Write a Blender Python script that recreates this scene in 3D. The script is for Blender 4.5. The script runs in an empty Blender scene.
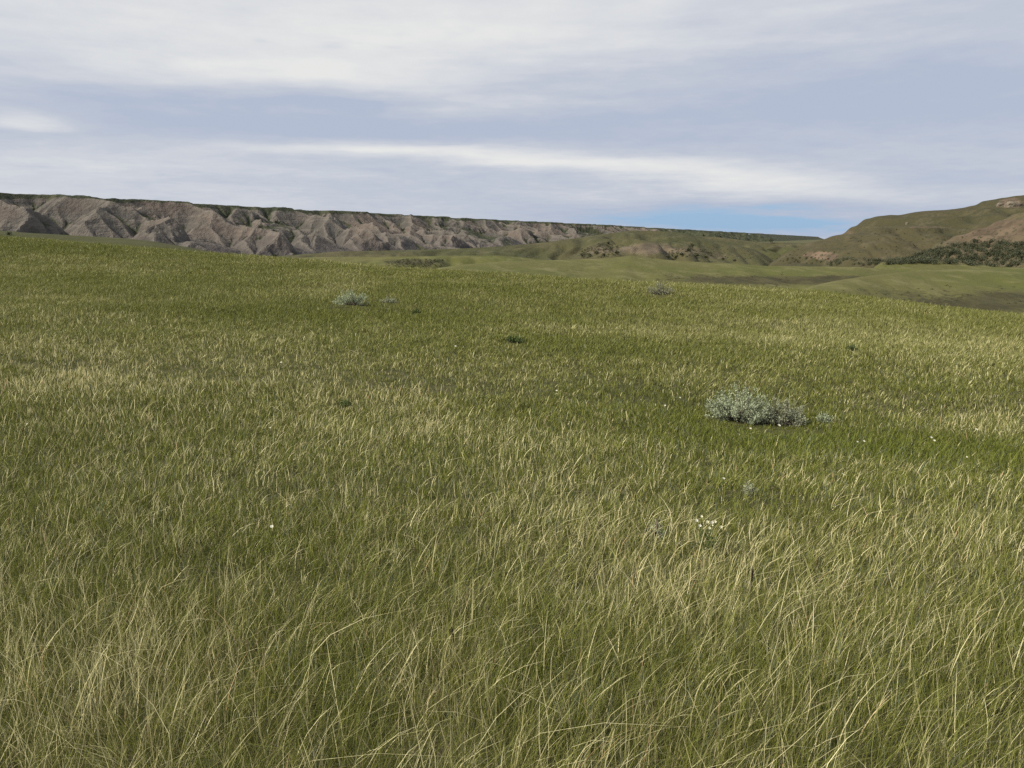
import bpy, math, random
import numpy as np
from mathutils import Vector, Matrix

rnd = random.Random(7)
rng = np.random.default_rng(11)
scene = bpy.context.scene
COL = scene.collection
R = math.radians

# ------------------------------------------------------------------ camera
PITCH = R(10.7)
FPX = 770.0
cam_d = bpy.data.cameras.new("camera")
cam = bpy.data.objects.new("camera", cam_d)
COL.objects.link(cam)
cam.location = (0, 0, 0)          # the eye is the origin, the ground under it lies at -1.6 m
cam.rotation_euler = (math.pi / 2 - PITCH, 0, 0)
cam_d.sensor_width = 36.0
cam_d.lens = 36.0 * FPX / 1024.0
cam_d.clip_start = 0.05
cam_d.clip_end = 60000.0
scene.camera = cam
CP, SP = math.cos(PITCH), math.sin(PITCH)


def ray(x, y):
    """direction per unit of depth Y for a photo pixel -> (X/Y, Z/Y)"""
    v = (y - 384.0) / FPX
    u = (x - 512.0) / FPX
    dy = CP - v * SP
    return u / dy, (-SP - v * CP) / dy


def at(x, y, Y):
    a, b = ray(x, y)
    return np.array((a * Y, Y, b * Y))


def project(P):
    P = np.asarray(P, float)
    d = P[..., 1] * CP - P[..., 2] * SP
    d = np.where(d < 0.05, 0.05, d)
    up = P[..., 1] * SP + P[..., 2] * CP
    return 512 + FPX * P[..., 0] / d, 384 - FPX * up / d


# ------------------------------------------------------------------ sky and sun
SUN_EL, SUN_AZ = R(40), R(-108)       # azimuth from +Y towards +X: the light comes from the left and a little behind
EXPOSURE = 0.42
scene.view_settings.view_transform = 'Standard'
scene.view_settings.look = 'None'
scene.view_settings.gamma = 1.0
scene.view_settings.use_curve_mapping = False
scene.view_settings.exposure = EXPOSURE
try:
    scene.cycles.max_bounces = 6
    scene.cycles.transparent_max_bounces = 4
    scene.cycles.use_denoising = False          # the denoiser smears fine grass
except Exception:
    pass


class NT:
    """small helper that writes node maths"""
    def __init__(self, tree):
        self.t = tree

    def new(self, typ, **kw):
        n = self.t.nodes.new(typ)
        for k, v in kw.items():
            setattr(n, k, v)
        return n

    def put(self, sock, v):
        if isinstance(v, bpy.types.NodeSocket):
            self.t.links.new(v, sock)
        else:
            sock.default_value = v

    def m(self, op, a, b=0.0, c=0.0, clamp=False):
        n = self.new('ShaderNodeMath', operation=op, use_clamp=clamp)
        self.put(n.inputs[0], a)
        self.put(n.inputs[1], b)
        self.put(n.inputs[2], c)
        return n.outputs[0]

    def mix(self, f, a, b, blend='MIX'):
        n = self.new('ShaderNodeMix', data_type='RGBA', blend_type=blend)
        self.put(n.inputs[0], f)
        for s, v in ((n.inputs[6], a), (n.inputs[7], b)):
            if not isinstance(v, bpy.types.NodeSocket) and len(v) == 3:
                v = (*v, 1.0)
            self.put(s, v)
        return n.outputs[2]

    def noise(self, vec, scale, detail=4.0, rough=0.55, out=0):
        n = self.new('ShaderNodeTexNoise')
        self.put(n.inputs['Vector'], vec)
        n.inputs['Scale'].default_value = scale
        n.inputs['Detail'].default_value = detail
        n.inputs['Roughness'].default_value = rough
        return n.outputs[out]

    def ramp(self, f, stops):
        n = self.new('ShaderNodeValToRGB')
        self.put(n.inputs[0], f)
        el = n.color_ramp.elements
        while len(el) < len(stops):
            el.new(0.5)
        for e, (p, c) in zip(el, stops):
            e.position = p
            e.color = (*c, 1.0)
        return n.outputs[0]

    def rng(self, v, a, b, c=0.0, d=1.0):
        n = self.new('ShaderNodeMapRange', interpolation_type='SMOOTHSTEP')
        self.put(n.inputs[0], v)
        for i, q in enumerate((a, b, c, d)):
            n.inputs[i + 1].default_value = q
        return n.outputs[0]

    def xyz(self, x, y, z):
        n = self.new('ShaderNodeCombineXYZ')
        for i, q in enumerate((x, y, z)):
            self.put(n.inputs[i], q)
        return n.outputs[0]


def build_world():
    w = bpy.data.worlds.new("World")
    scene.world = w
    w.use_nodes = True
    t = w.node_tree
    t.nodes.clear()
    N = NT(t)
    out = N.new('ShaderNodeOutputWorld')
    bg = N.new('ShaderNodeBackground')
    sky = N.new('ShaderNodeTexSky', sky_type='NISHITA', sun_disc=False)
    sky.sun_elevation = SUN_EL
    sky.sun_rotation = SUN_AZ
    sky.air_density = 1.0
    sky.dust_density = 0.6
    tc = N.new('ShaderNodeTexCoord').outputs['Generated']
    sp = N.new('ShaderNodeSeparateXYZ')
    N.put(sp.inputs[0], tc)
    X, Y, Z = sp.outputs
    az = N.m('ARCTAN2', X, Y)                               # direction of the sky, radians
    el = N.m('ARCSINE', Z)
    # layered stratus: noise on a flat cloud sheet high above the place
    zc = N.m('MAXIMUM', N.m('ADD', Z, 0.10), 0.04)
    pl = N.xyz(N.m('DIVIDE', X, zc), N.m('DIVIDE', Y, zc), 0.0)
    n1 = N.noise(pl, 0.42, 6.0, 0.55)
    n2 = N.noise(pl, 1.7, 5.0, 0.6)
    strat = N.xyz(N.m('MULTIPLY', az, 2.2), N.m('MULTIPLY', el, 22.0), 3.7)
    n3 = N.noise(strat, 1.3, 6.0, 0.55)
    n4 = N.noise(N.xyz(N.m('MULTIPLY', az, 7.0), N.m('MULTIPLY', el, 48.0), 9.1), 1.0, 5.0, 0.6)
    wob = N.m('MULTIPLY', N.m('SUBTRACT', n3, 0.5), 0.05)
    elw = N.m('ADD', el, wob)
    azw = N.m('ADD', az, N.m('MULTIPLY', N.m('SUBTRACT', n1, 0.5), 0.30))
    W = N.m('ADD', 0.46, N.m('MULTIPLY', N.m('SUBTRACT', n3, 0.5), 0.46))
    W = N.m('ADD', W, N.m('MULTIPLY', N.m('SUBTRACT', n4, 0.5), 0.24))
    W = N.m('ADD', W, N.m('MULTIPLY', N.m('SUBTRACT', n2, 0.5), 0.26))
    n5 = N.noise(pl, 5.5, 6.0, 0.62)
    W = N.m('ADD', W, N.m('MULTIPLY', N.m('SUBTRACT', n5, 0.5), 0.28))
    banks = [  # centre x, y, half width, half height, tilt (down per px to the right), strength
        (230, 25, 380, 60, 0.0, 0.36), (600, 15, 300, 45, 0.0, 0.22), (330, 74, 150, 16, 0.05, 0.22),
        (240, 120, 260, 24, 0.01, -0.36), (700, 105, 330, 40, 0.0, -0.20), (980, 60, 150, 60, 0.0, -0.08),
        (5, 117, 36, 8, 0.0, 0.40), (480, 160, 230, 9, 0.05, 0.34), (700, 176, 250, 11, 0.075, 0.40), (200, 160, 260, 14, -0.02, 0.16),
        (430, 188, 130, 12, 0.0, -0.10), (150, 200, 260, 26, 0.05, 0.10),
        (620, 205, 120, 10, 0.0, -0.12), (930, 95, 260, 60, 0.0, -0.05), (330, 152, 110, 8, 0.02, 0.20),
        (258, 39, 9, 2.0, 0, -0.12), (327, 43, 10, 2.5, 0, -0.12), (393, 43, 9, 2.0, 0, -0.10), (345, 108, 16, 2.0, 0, -0.10), (372, 107, 8, 2.0, 0, -0.10),
        (240, 105, 14, 1.6, 0, -0.10), (442, 150, 20, 1.6, 0, -0.12), (35, 162, 28, 2.0, 0, -0.10),
        (745, 222, 170, 16, 0.02, -0.62), (970, 180, 100, 12, 0.0, -0.22)]
    for i, (x, y, sx, sy, tilt, amp) in enumerate(banks):
        if i == len(banks) - 2:
            W = N.m('MAXIMUM', W, 0.22)         # veiled everywhere but in the clear gap over the horizon
        d = at(x, y, 1.0)
        a0 = math.atan2(d[0], d[1])
        e0 = math.asin(d[2] / np.linalg.norm(d))
        sa, se = sx / FPX, sy / FPX
        da = N.m('SUBTRACT', azw, a0)
        de = N.m('ADD', N.m('SUBTRACT', elw, e0), N.m('MULTIPLY', da, tilt))
        q = N.m('ADD', N.m('POWER', N.m('ABSOLUTE', N.m('DIVIDE', da, sa)), 2.0),
                N.m('POWER', N.m('ABSOLUTE', N.m('DIVIDE', de, se)), 2.0))
        W = N.m('ADD', W, N.m('MULTIPLY', N.m('EXPONENT', N.m('MULTIPLY', q, -1.0)), amp))
    W = N.m('MAXIMUM', N.m('MINIMUM', W, 1.0), 0.0)
    cloud = N.ramp(W, [(0.0, (0.205, 0.342, 0.52)), (0.22, (0.336, 0.382, 0.478)), (0.45, (0.402, 0.432, 0.497)),
                       (0.68, (0.487, 0.505, 0.541)), (1.0, (0.600, 0.602, 0.592))])
    S = 0.1
    cl = N.mix(1.0, cloud, (1 / S, 1 / S, 1 / S), 'MULTIPLY')
    cover = N.rng(W, 0.0, 0.25, 0.90, 0.985)
    col = N.mix(cover, sky.outputs[0], cl)
    N.put(bg.inputs[0], col)
    bg.inputs[1].default_value = S
    t.links.new(bg.outputs[0], out.inputs[0])


build_world()
sun_d = bpy.data.lights.new("sun", 'SUN')
sun_d.energy = 4.7
sun_d.angle = R(5)
sun_d.color = (1.0, 0.93, 0.80)
sun = bpy.data.objects.new("sun", sun_d)
COL.objects.link(sun)
sdir = Vector((math.sin(SUN_AZ) * math.cos(SUN_EL), math.cos(SUN_AZ) * math.cos(SUN_EL), math.sin(SUN_EL)))
sun.rotation_euler = sdir.to_track_quat('Z', 'Y').to_euler()


# ------------------------------------------------------------------ numpy helpers
def _hash(ix, iy, seed):
    h = (ix.astype(np.int64) * 374761393 + iy.astype(np.int64) * 668265263 + seed * 1442695041) & 0x7fffffff
    h = ((h ^ (h >> 13)) * 1274126177) & 0x7fffffff
    return ((h ^ (h >> 16)) & 0xffff) / 65535.0


def vnoise(x, y, seed=0):
    x = np.asarray(x, float)
    y = np.asarray(y, float)
    ix, iy = np.floor(x), np.floor(y)
    fx, fy = x - ix, y - iy
    fx = fx * fx * fx * (fx * (fx * 6 - 15) + 10)
    fy = fy * fy * fy * (fy * (fy * 6 - 15) + 10)
    a, b = _hash(ix, iy, seed), _hash(ix + 1, iy, seed)
    c, d = _hash(ix, iy + 1, seed), _hash(ix + 1, iy + 1, seed)
    return (a + (b - a) * fx) * (1 - fy) + (c + (d - c) * fx) * fy      # 0..1


def fbm(x, y, octv=4, seed=0, gain=0.5):
    s, amp, tot = 0.0, 1.0, 0.0
    for i in range(octv):
        s = s + amp * (vnoise(x * 1.0, y * 1.0, seed + i * 17) - 0.5)
        tot += amp * 0.5
        x, y = x * 1.93 + y * 0.61 + 13.1, y * 1.93 - x * 0.61 + 7.7
        amp *= gain
    return s / tot                                                       # about -1..1


def ridged(x, y, octv=4, seed=0, gain=0.5):
    s, amp, tot = 0.0, 1.0, 0.0
    for i in range(octv):
        s = s + amp * (1 - np.abs(2 * vnoise(x, y, seed + i * 31) - 1))
        tot += amp
        x, y = x * 2.02 + 5.3, y * 2.02 + 1.7
        amp *= gain
    return s / tot


def sstep(a, b, v):
    t = np.clip((v - a) / (b - a), 0, 1)
    return t * t * (3 - 2 * t)


def mesh_np(name, V, faces4=None, faces3=None, attrs=None, smooth=False):
    me = bpy.data.meshes.new(name)
    V = np.ascontiguousarray(V, np.float32)
    me.vertices.add(len(V))
    me.vertices.foreach_set('co', V.ravel())
    parts, tot = [], []
    if faces4 is not None and len(faces4):
        parts.append(np.asarray(faces4, np.int32).ravel())
        tot.append(np.full(len(faces4), 4, np.int32))
    if faces3 is not None and len(faces3):
        parts.append(np.asarray(faces3, np.int32).ravel())
        tot.append(np.full(len(faces3), 3, np.int32))
    li = np.concatenate(parts)
    tt = np.concatenate(tot)
    st = np.concatenate(([0], np.cumsum(tt)[:-1])).astype(np.int32)
    me.loops.add(len(li))
    me.loops.foreach_set('vertex_index', li)
    me.polygons.add(len(tt))
    me.polygons.foreach_set('loop_start', st)
    me.polygons.foreach_set('use_smooth', np.full(len(tt), smooth, bool))
    me.update(calc_edges=True)
    for k, a in (attrs or {}).items():
        a = np.asarray(a, np.float32)
        if a.ndim == 1:
            at_ = me.attributes.new(k, 'FLOAT', 'POINT')
            at_.data.foreach_set('value', a)
        else:
            at_ = me.attributes.new(k, 'FLOAT_COLOR', 'POINT')
            at_.data.foreach_set('color', np.concatenate([a, np.ones((len(a), 1), np.float32)], 1).ravel())
    return me


def grid_faces(nr, nc):
    i = np.arange(nr - 1)[:, None] * nc + np.arange(nc - 1)[None, :]
    return np.stack([i, i + 1, i + nc + 1, i + nc], -1).reshape(-1, 4)


def link(name, me, mat=None, parent=None, **props):
    o = bpy.data.objects.new(name, me)
    COL.objects.link(o)
    if mat:
        me.materials.append(mat)
    if parent:
        o.parent = parent
    for k, v in props.items():
        o[k] = v
    return o


def empty(name, loc, label, cat, group=None, rz=0.0, sc=1.0):
    o = bpy.data.objects.new(name, None)
    COL.objects.link(o)
    o.location = loc
    o.rotation_euler = (0, 0, rz)
    o.scale = (sc, sc, sc)
    o['label'] = label
    o['category'] = cat
    if group:
        o['group'] = group
    return o


# ------------------------------------------------------------------ materials
def material(name, rough=0.9, spec=0.1):
    m = bpy.data.materials.new(name)
    m.use_nodes = True
    t = m.node_tree
    t.nodes.clear()
    N = NT(t)
    out = N.new('ShaderNodeOutputMaterial')
    b = N.new('ShaderNodeBsdfPrincipled')
    b.inputs['Roughness'].default_value = rough
    b.inputs['Specular IOR Level'].default_value = spec
    t.links.new(b.outputs[0], out.inputs[0])
    return m, N, b, out


def attr(N, name, color=False):
    n = N.new('ShaderNodeAttribute', attribute_name=name)
    return n.outputs['Color' if color else 'Fac']


def pos(N):
    return N.new('ShaderNodeNewGeometry').outputs['Position']


def bump(N, b, h, strength, dist):
    n = N.new('ShaderNodeBump')
    n.inputs['Strength'].default_value = strength
    n.inputs['Distance'].default_value = dist
    N.put(n.inputs['Height'], h)
    N.t.links.new(n.outputs[0], b.inputs['Normal'])


def soil_material():
    m, N, b, out = material('meadow soil')
    p = pos(N)
    c = N.ramp(N.noise(p, 3.0, 5.0), [(0.3, (0.035, 0.034, 0.014)), (0.55, (0.060, 0.058, 0.024)), (0.75, (0.11, 0.095, 0.05))])
    c = N.mix(N.rng(N.noise(p, 22.0, 3.0), 0.45, 0.7), c, (0.07, 0.075, 0.026))
    N.put(b.inputs['Base Color'], c)
    bump(N, b, N.noise(p, 30.0, 4.0), 0.7, 0.03)
    return m


def turf_material(name, green, olive, straw, earth, sc=1.0, bstr=0.6, bdist=0.5, dots=0.0, dsc=0.35):
    """grassland seen from far: attribute 'bare' mixes in the earth tone"""
    m, N, b, out = material(name)
    p = pos(N)
    big = N.noise(p, 0.020 * sc, 4.0)
    mid = N.noise(p, 0.13 * sc, 4.0, 0.6)
    fine = N.noise(p, 0.8 * sc, 3.0, 0.65)
    c = N.mix(N.rng(big, 0.35, 0.65), green, olive)
    c = N.mix(N.rng(mid, 0.46, 0.72, 0.0, 0.75), c, straw)
    c = N.mix(N.rng(fine, 0.35, 0.75, 0.0, 0.45), c, olive)
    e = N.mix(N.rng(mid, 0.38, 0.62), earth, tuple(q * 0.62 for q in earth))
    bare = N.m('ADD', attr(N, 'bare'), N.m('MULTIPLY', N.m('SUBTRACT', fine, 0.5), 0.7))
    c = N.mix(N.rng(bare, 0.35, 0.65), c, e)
    if dots:
        vo = N.new('ShaderNodeTexVoronoi')
        N.put(vo.inputs['Vector'], p)
        vo.inputs['Scale'].default_value = dsc
        thick = N.rng(N.noise(p, 0.035 * sc, 3.0), 0.38, 0.62, 0.12, 0.46)
        dm = N.m('LESS_THAN', N.m('ADD', vo.outputs['Distance'], N.m('MULTIPLY', N.m('SUBTRACT', fine, 0.5), 0.3)), thick)
        c = N.mix(N.m('MULTIPLY', dm, dots), c, (0.040, 0.043, 0.025))
    N.put(b.inputs['Base Color'], c)
    h = N.m('ADD', N.m('MULTIPLY', mid, 1.6), fine)
    bump(N, b, h, bstr, bdist)
    return m


def badland_material():
    m, N, b, out = material('badland clay')
    p = pos(N)
    sp = N.new('ShaderNodeSeparateXYZ')
    N.put(sp.inputs[0], p)
    wob = N.noise(p, 0.008, 4.0)
    zz = N.m('ADD', sp.outputs[2], N.m('MULTIPLY', N.m('SUBTRACT', wob, 0.5), 16.0))
    lay = N.noise(N.xyz(N.m('MULTIPLY', sp.outputs[0], 0.05), N.m('MULTIPLY', sp.outputs[1], 0.05), zz), 0.13, 5.0, 0.65)
    c = N.ramp(lay, [(0.28, (0.058, 0.054, 0.048)), (0.42, (0.086, 0.078, 0.067)), (0.52, (0.074, 0.069, 0.061)),
                     (0.62, (0.126, 0.112, 0.094)), (0.76, (0.083, 0.074, 0.064))])
    reg = N.noise(p, 0.0045, 3.0)
    c = N.mix(N.rng(reg, 0.46, 0.62, 0.0, 0.55), c, (0.140, 0.104, 0.083))
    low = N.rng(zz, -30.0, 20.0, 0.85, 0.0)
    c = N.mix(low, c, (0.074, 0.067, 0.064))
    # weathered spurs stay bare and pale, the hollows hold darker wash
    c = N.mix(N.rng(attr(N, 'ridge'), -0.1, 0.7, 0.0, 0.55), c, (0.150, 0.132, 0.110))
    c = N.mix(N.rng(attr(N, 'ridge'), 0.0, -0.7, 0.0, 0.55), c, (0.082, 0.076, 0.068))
    sm = N.noise(p, 0.09, 5.0, 0.62)
    c = N.mix(N.rng(sm, 0.5, 0.75, 0.0, 0.55), c, (0.105, 0.092, 0.078))
    g = N.mix(N.rng(N.noise(p, 0.03, 4.0), 0.4, 0.65), (0.034, 0.040, 0.024), (0.060, 0.062, 0.036))
    v = N.m('ADD', attr(N, 'veg'), N.m('MULTIPLY', N.m('SUBTRACT', sm, 0.5), 0.9))
    c = N.mix(N.rng(v, 0.36, 0.62), c, g)
    N.put(b.inputs['Base Color'], c)
    bump(N, b, sm, 1.0, 7.0)
    return m


def grass_material():
    m = bpy.data.materials.new('grass blades')
    m.use_nodes = True
    t = m.node_tree
    t.nodes.clear()
    N = NT(t)
    out = N.new('ShaderNodeOutputMaterial')
    c = attr(N, 'tint', True)
    d = N.new('ShaderNodeBsdfPrincipled')
    d.inputs['Roughness'].default_value = 0.55
    d.inputs['Specular IOR Level'].default_value = 0.22
    N.put(d.inputs['Base Color'], c)
    tr = N.new('ShaderNodeBsdfTranslucent')
    N.put(tr.inputs['Color'], c)
    mx = N.new('ShaderNodeMixShader')
    mx.inputs[0].default_value = 0.28
    t.links.new(d.outputs[0], mx.inputs[1])
    t.links.new(tr.outputs[0], mx.inputs[2])
    t.links.new(mx.outputs[0], out.inputs[0])
    return m


def plain(name, c1, c2, scale=8.0, rough=0.85):
    m, N, b, out = material(name, rough)
    f = N.noise(pos(N), scale, 3.0)
    N.put(b.inputs['Base Color'], N.mix(N.rng(f, 0.35, 0.65), c1, c2))
    return m


# ------------------------------------------------------------------ near meadow: thin-plate surface through surveyed points
CTRL = []
for (x, y, Y) in [
    (0, 768, 2.10), (256, 768, 2.10), (512, 768, 2.10), (768, 768, 2.12), (1024, 768, 2.15),
    (0, 600, 3.3), (512, 600, 3.35), (1024, 600, 3.45),
    (0, 500, 4.9), (256, 500, 5.0), (512, 500, 5.2), (768, 500, 5.4), (1024, 500, 5.5),
    (0, 430, 7.4), (256, 430, 7.9), (512, 430, 8.7), (768, 430, 9.6), (1024, 430, 10.0),
    (0, 380, 9.9), (256, 380, 11.0), (512, 380, 12.6), (768, 380, 13.8), (1024, 380, 14.2),
    (0, 330, 15.5), (256, 330, 18.5), (512, 330, 21), (768, 335, 23), (1024, 345, 22),
    (0, 295, 24), (256, 300, 27), (512, 300, 32), (768, 303, 35), (940, 320, 31),
    (0, 262, 42), (256, 275, 40),
    # the crest of the rise
    (-250, 226, 66), (0, 236.5, 62), (76, 242, 60), (178, 250, 57), (241, 254.5, 55), (329, 261.5, 52), (392, 268, 49), (480, 272, 47),
    (581, 278.5, 46), (645, 281.5, 45), (740, 286, 44), (840, 294.5, 42), (916, 303.5, 40), (1024, 316, 38), (1250, 340, 36)]:
    CTRL.append(at(x, y + (2.2 if Y > 35 and not (x == 0 and y == 262) else 0), Y))       # the sward stands above the soil

for (x, y, Y) in [(-250, 226, 66), (0, 236.5, 62), (178, 250, 57), (329, 261.5, 52), (480, 272, 47), (645, 281.5, 45), (840, 294.5, 42), (1024, 316, 38), (1250, 340, 36)]:
    p = at(x, y + 2.2, Y)
    for dY, dr in ((18, 1.1), (50, 6.0)):
        q = p * (1 + dY / Y)
        q[2] -= dr
        CTRL.append(q)
for (X, Y) in [(-3, 0), (0, 0), (3, 0), (-12, 0), (12, 0), (-12, -12), (0, -12), (12, -12), (30, 0), (-30, 0)]:
    CTRL.append(np.array((X, Y, -1.6 - 0.012 * X + 0.01 * Y)))
CTRL = np.array(CTRL)


def _tps_kernel(d2):
    return 0.5 * d2 * np.log(d2 + 1e-9)


_n = len(CTRL)
_d2 = ((CTRL[:, None, :2] - CTRL[None, :, :2]) ** 2).sum(-1)
_A = np.zeros((_n + 3, _n + 3))
_A[:_n, :_n] = _tps_kernel(_d2) + np.eye(_n) * 0.5
_A[:_n, _n:] = np.c_[np.ones(_n), CTRL[:, :2]]
_A[_n:, :_n] = _A[:_n, _n:].T
_W = np.linalg.solve(_A, np.r_[CTRL[:, 2], 0, 0, 0])


def meadow_z(X, Y):
    X = np.asarray(X, float)
    Y = np.asarray(Y, float)
    z = _W[_n] + _W[_n + 1] * X + _W[_n + 2] * Y
    for i in range(_n):
        d2 = (X - CTRL[i, 0]) ** 2 + (Y - CTRL[i, 1]) ** 2
        z = z + _W[i] * _tps_kernel(d2)
    r = np.hypot(X, Y)
    amp = np.clip(r / 12.0, 0.25, 1.0)
    return z + amp * (0.10 * fbm(X * 0.22, Y * 0.22, 3, 3) + 0.04 * fbm(X * 0.9, Y * 0.9, 2, 9))


M_soil = soil_material()
gx = np.arange(-80, 80.01, 0.5)
gy = np.arange(-14, 96.01, 0.5)
GX, GY = np.meshgrid(gx, gy)
GZ = meadow_z(GX, GY)
meadow = link('meadow', mesh_np('meadow', np.stack([GX, GY, GZ], -1).reshape(-1, 3), grid_faces(len(gy), len(gx)), smooth=True), M_soil, kind='structure')

# ------------------------------------------------------------------ the ground sheet out to the horizon
M_ground = turf_material('prairie floor', (0.060, 0.068, 0.030), (0.085, 0.082, 0.040), (0.14, 0.125, 0.065), (0.16, 0.13, 0.095), 0.5)
rr = np.concatenate([[1.0], np.geomspace(25, 30000, 70)])
aa = np.linspace(0, 2 * math.pi, 181)
AA, RR = np.meshgrid(aa, rr)
VX, VY = RR * np.sin(AA), RR * np.cos(AA)
VZ = -14 - 22 * sstep(350, 1000, RR) + np.where(RR > 300, 1.5, 0.3) * fbm(VX * 0.004, VY * 0.004, 3, 41)
link('ground', mesh_np('ground', np.stack([VX, VY, VZ], -1).reshape(-1, 3), grid_faces(len(rr), len(aa))[:, ::-1], smooth=True,
                       attrs={'bare': np.zeros(VX.size)}), M_ground, kind='structure')


# ------------------------------------------------------------------ rolling hills
def hill(name, crest, mat, wf, wb, drop, rough=0.5, gully=0.0, gl=22.0, bare=(), x0=None, x1=None, step=2.0, rows=64, seed=1, barebase=0.0, prof=1.6, step_h=0.0):
    c = np.array(crest, float)
    x0 = c[0, 0] if x0 is None else x0
    x1 = c[-1, 0] if x1 is None else x1
    px = np.arange(x0, x1 + 0.01, step)
    py = np.interp(px, c[:, 0], c[:, 1])
    pY = np.interp(px, c[:, 0], c[:, 2])
    k = np.exp(-np.linspace(-3, 3, 9) ** 2)
    k /= k.sum()
    py = np.convolve(np.pad(py, 4, mode='edge'), k, 'valid')
    pY = np.convolve(np.pad(pY, 14, mode='edge'), np.ones(29) / 29, 'valid')
    P = np.array([at(a, b, d) for a, b, d in zip(px, py, pY)])
    q = np.concatenate([-np.linspace(1, 0, rows) ** 1.3, np.linspace(0, 1, 14)[1:]])
    Q, XC = np.meshgrid(q, P[:, 0], indexing='ij')
    YC = np.broadcast_to(P[:, 1], Q.shape)
    ZC = np.broadcast_to(P[:, 2], Q.shape)
    Yv = YC + np.where(Q < 0, Q * wf, Q * wb)
    Xv = XC * Yv / YC + 0.06 * wf * fbm(XC / wf * 1.7, Yv / wf * 1.7, 2, seed + 5) * np.abs(Q)
    f = np.abs(Q) ** prof
    f = np.where(Q < 0, f, np.abs(Q) ** 2.0)
    Zv = ZC - drop * f
    env = np.clip(np.abs(Q) * 5, 0.10, 1)
    Zv = Zv + rough * env * fbm(Xv / 30.0, Yv / 30.0, 4, seed) + 0.25 * rough * fbm(Xv / 5.0, Yv / 5.0, 3, seed + 2)
    if gully:
        g = ridged(Xv / gl + 0.4 * fbm(Xv / 40, Yv / 40, 2, seed + 3), Yv / (gl * 3.5), 3, seed + 8)
        Zv = Zv - gully * np.clip(-Q * 4, 0, 1) * np.clip((1 + Q) * 3 + 0.3, 0, 1) * np.clip(g - 0.30, 0, 1) * 4.0
    if step_h:
        Zv = Zv + 0.11 * step_h * np.sin(Zv / step_h * 6.283 + 1.5 * fbm(Xv / 60, Yv / 60, 2, seed + 4))       # terracettes
    fr = np.linspace(0, 1, Q.shape[1])[None]
    Zv = Zv - 16 * ((1 - sstep(0, 0.13, fr)) + (1 - sstep(0, 0.13, 1 - fr)))
    Zv[0] -= 25
    Zv[-1] -= 25
    Zv[:, 0] -= 25
    Zv[:, -1] -= 25
    V = np.stack([Xv, Yv, Zv], -1)
    sx, sy = project(V)
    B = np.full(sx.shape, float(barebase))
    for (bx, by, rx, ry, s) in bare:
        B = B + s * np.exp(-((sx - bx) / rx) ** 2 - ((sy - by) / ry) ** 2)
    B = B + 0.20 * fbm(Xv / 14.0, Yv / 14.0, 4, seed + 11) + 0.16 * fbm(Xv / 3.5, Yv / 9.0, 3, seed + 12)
    o = link(name, mesh_np(name, V.reshape(-1, 3), grid_faces(*Q.shape), smooth=True, attrs={'bare': B.ravel()}), mat, kind='structure')
    return o


GREEN, OLIVE, STRAW = (0.078, 0.084, 0.023), (0.098, 0.094, 0.033), (0.150, 0.140, 0.062)
M_turf = turf_material('near turf', GREEN, OLIVE, STRAW, (0.070, 0.064, 0.029), 1.6, 0.5, 0.25, 0.2, 0.9)  # earth tone here is a dark olive brown, darker than the turf
M_turf2 = turf_material('hill turf', (0.052, 0.056, 0.023), (0.070, 0.063, 0.030), (0.102, 0.092, 0.050), (0.125, 0.100, 0.068), 0.8, 0.7, 0.8, 0.6, 0.4)
M_turf3 = turf_material('dry hill turf', (0.046, 0.045, 0.021), (0.064, 0.055, 0.029), (0.092, 0.079, 0.047), (0.150, 0.110, 0.076), 0.7, 0.8, 1.0, 0.6, 0.42)
M_dark = turf_material('swale turf', (0.038, 0.044, 0.014), (0.050, 0.052, 0.019), (0.072, 0.070, 0.032), (0.09, 0.075, 0.05), 1.2, 0.5, 0.3)
M_spur = turf_material('brown spur', (0.070, 0.066, 0.034), (0.090, 0.076, 0.044), (0.13, 0.108, 0.07), (0.122, 0.092, 0.062), 0.8, 0.8, 1.0, 0.6, 0.5)

# a darker swell just behind the meadow crest
hill('low_swell', [(-300, 219, 125), (0, 230.5, 115), (33, 233, 115), (76, 235.5, 115), (127, 238.5, 112), (150, 241, 110), (185, 246.5, 108), (240, 257, 105), (300, 268, 100)],
     M_dark, 40, 30, 6, 0.15, seed=3)
# the meadow in the middle distance
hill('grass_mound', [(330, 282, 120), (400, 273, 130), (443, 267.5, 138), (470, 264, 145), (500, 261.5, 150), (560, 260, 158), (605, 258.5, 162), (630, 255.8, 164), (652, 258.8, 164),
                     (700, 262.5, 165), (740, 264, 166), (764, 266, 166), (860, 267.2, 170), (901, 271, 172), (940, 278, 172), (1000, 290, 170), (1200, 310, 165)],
     M_turf, 75, 40, 9, 0.28, gully=0.5, gl=26, seed=5, bare=[(720, 280, 90, 8, 0.5), (620, 272, 80, 5, 0.3), (830, 280, 85, 5, 0.85)])  # 'bare' here: dark brown tone low on the front face, crest left lighter
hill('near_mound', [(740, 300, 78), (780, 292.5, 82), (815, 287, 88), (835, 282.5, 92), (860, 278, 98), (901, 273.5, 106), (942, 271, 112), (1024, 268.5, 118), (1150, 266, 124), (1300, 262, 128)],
     M_turf, 48, 34, 6.5, 0.22, gully=0.35, gl=18, seed=9, bare=[(1000, 303, 120, 13, 0.78), (880, 291, 80, 5, 0.30)])  # 'bare' here: browner and darker towards the foot of the front
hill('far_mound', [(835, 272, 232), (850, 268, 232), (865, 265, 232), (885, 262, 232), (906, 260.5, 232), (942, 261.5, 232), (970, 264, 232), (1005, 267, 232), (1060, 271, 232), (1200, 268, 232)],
     M_turf, 40, 30, 6, 0.22, seed=13, bare=[(930, 267, 50, 2.5, 0.4)])  # 'bare' here: slightly browner tone below the crest
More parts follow.
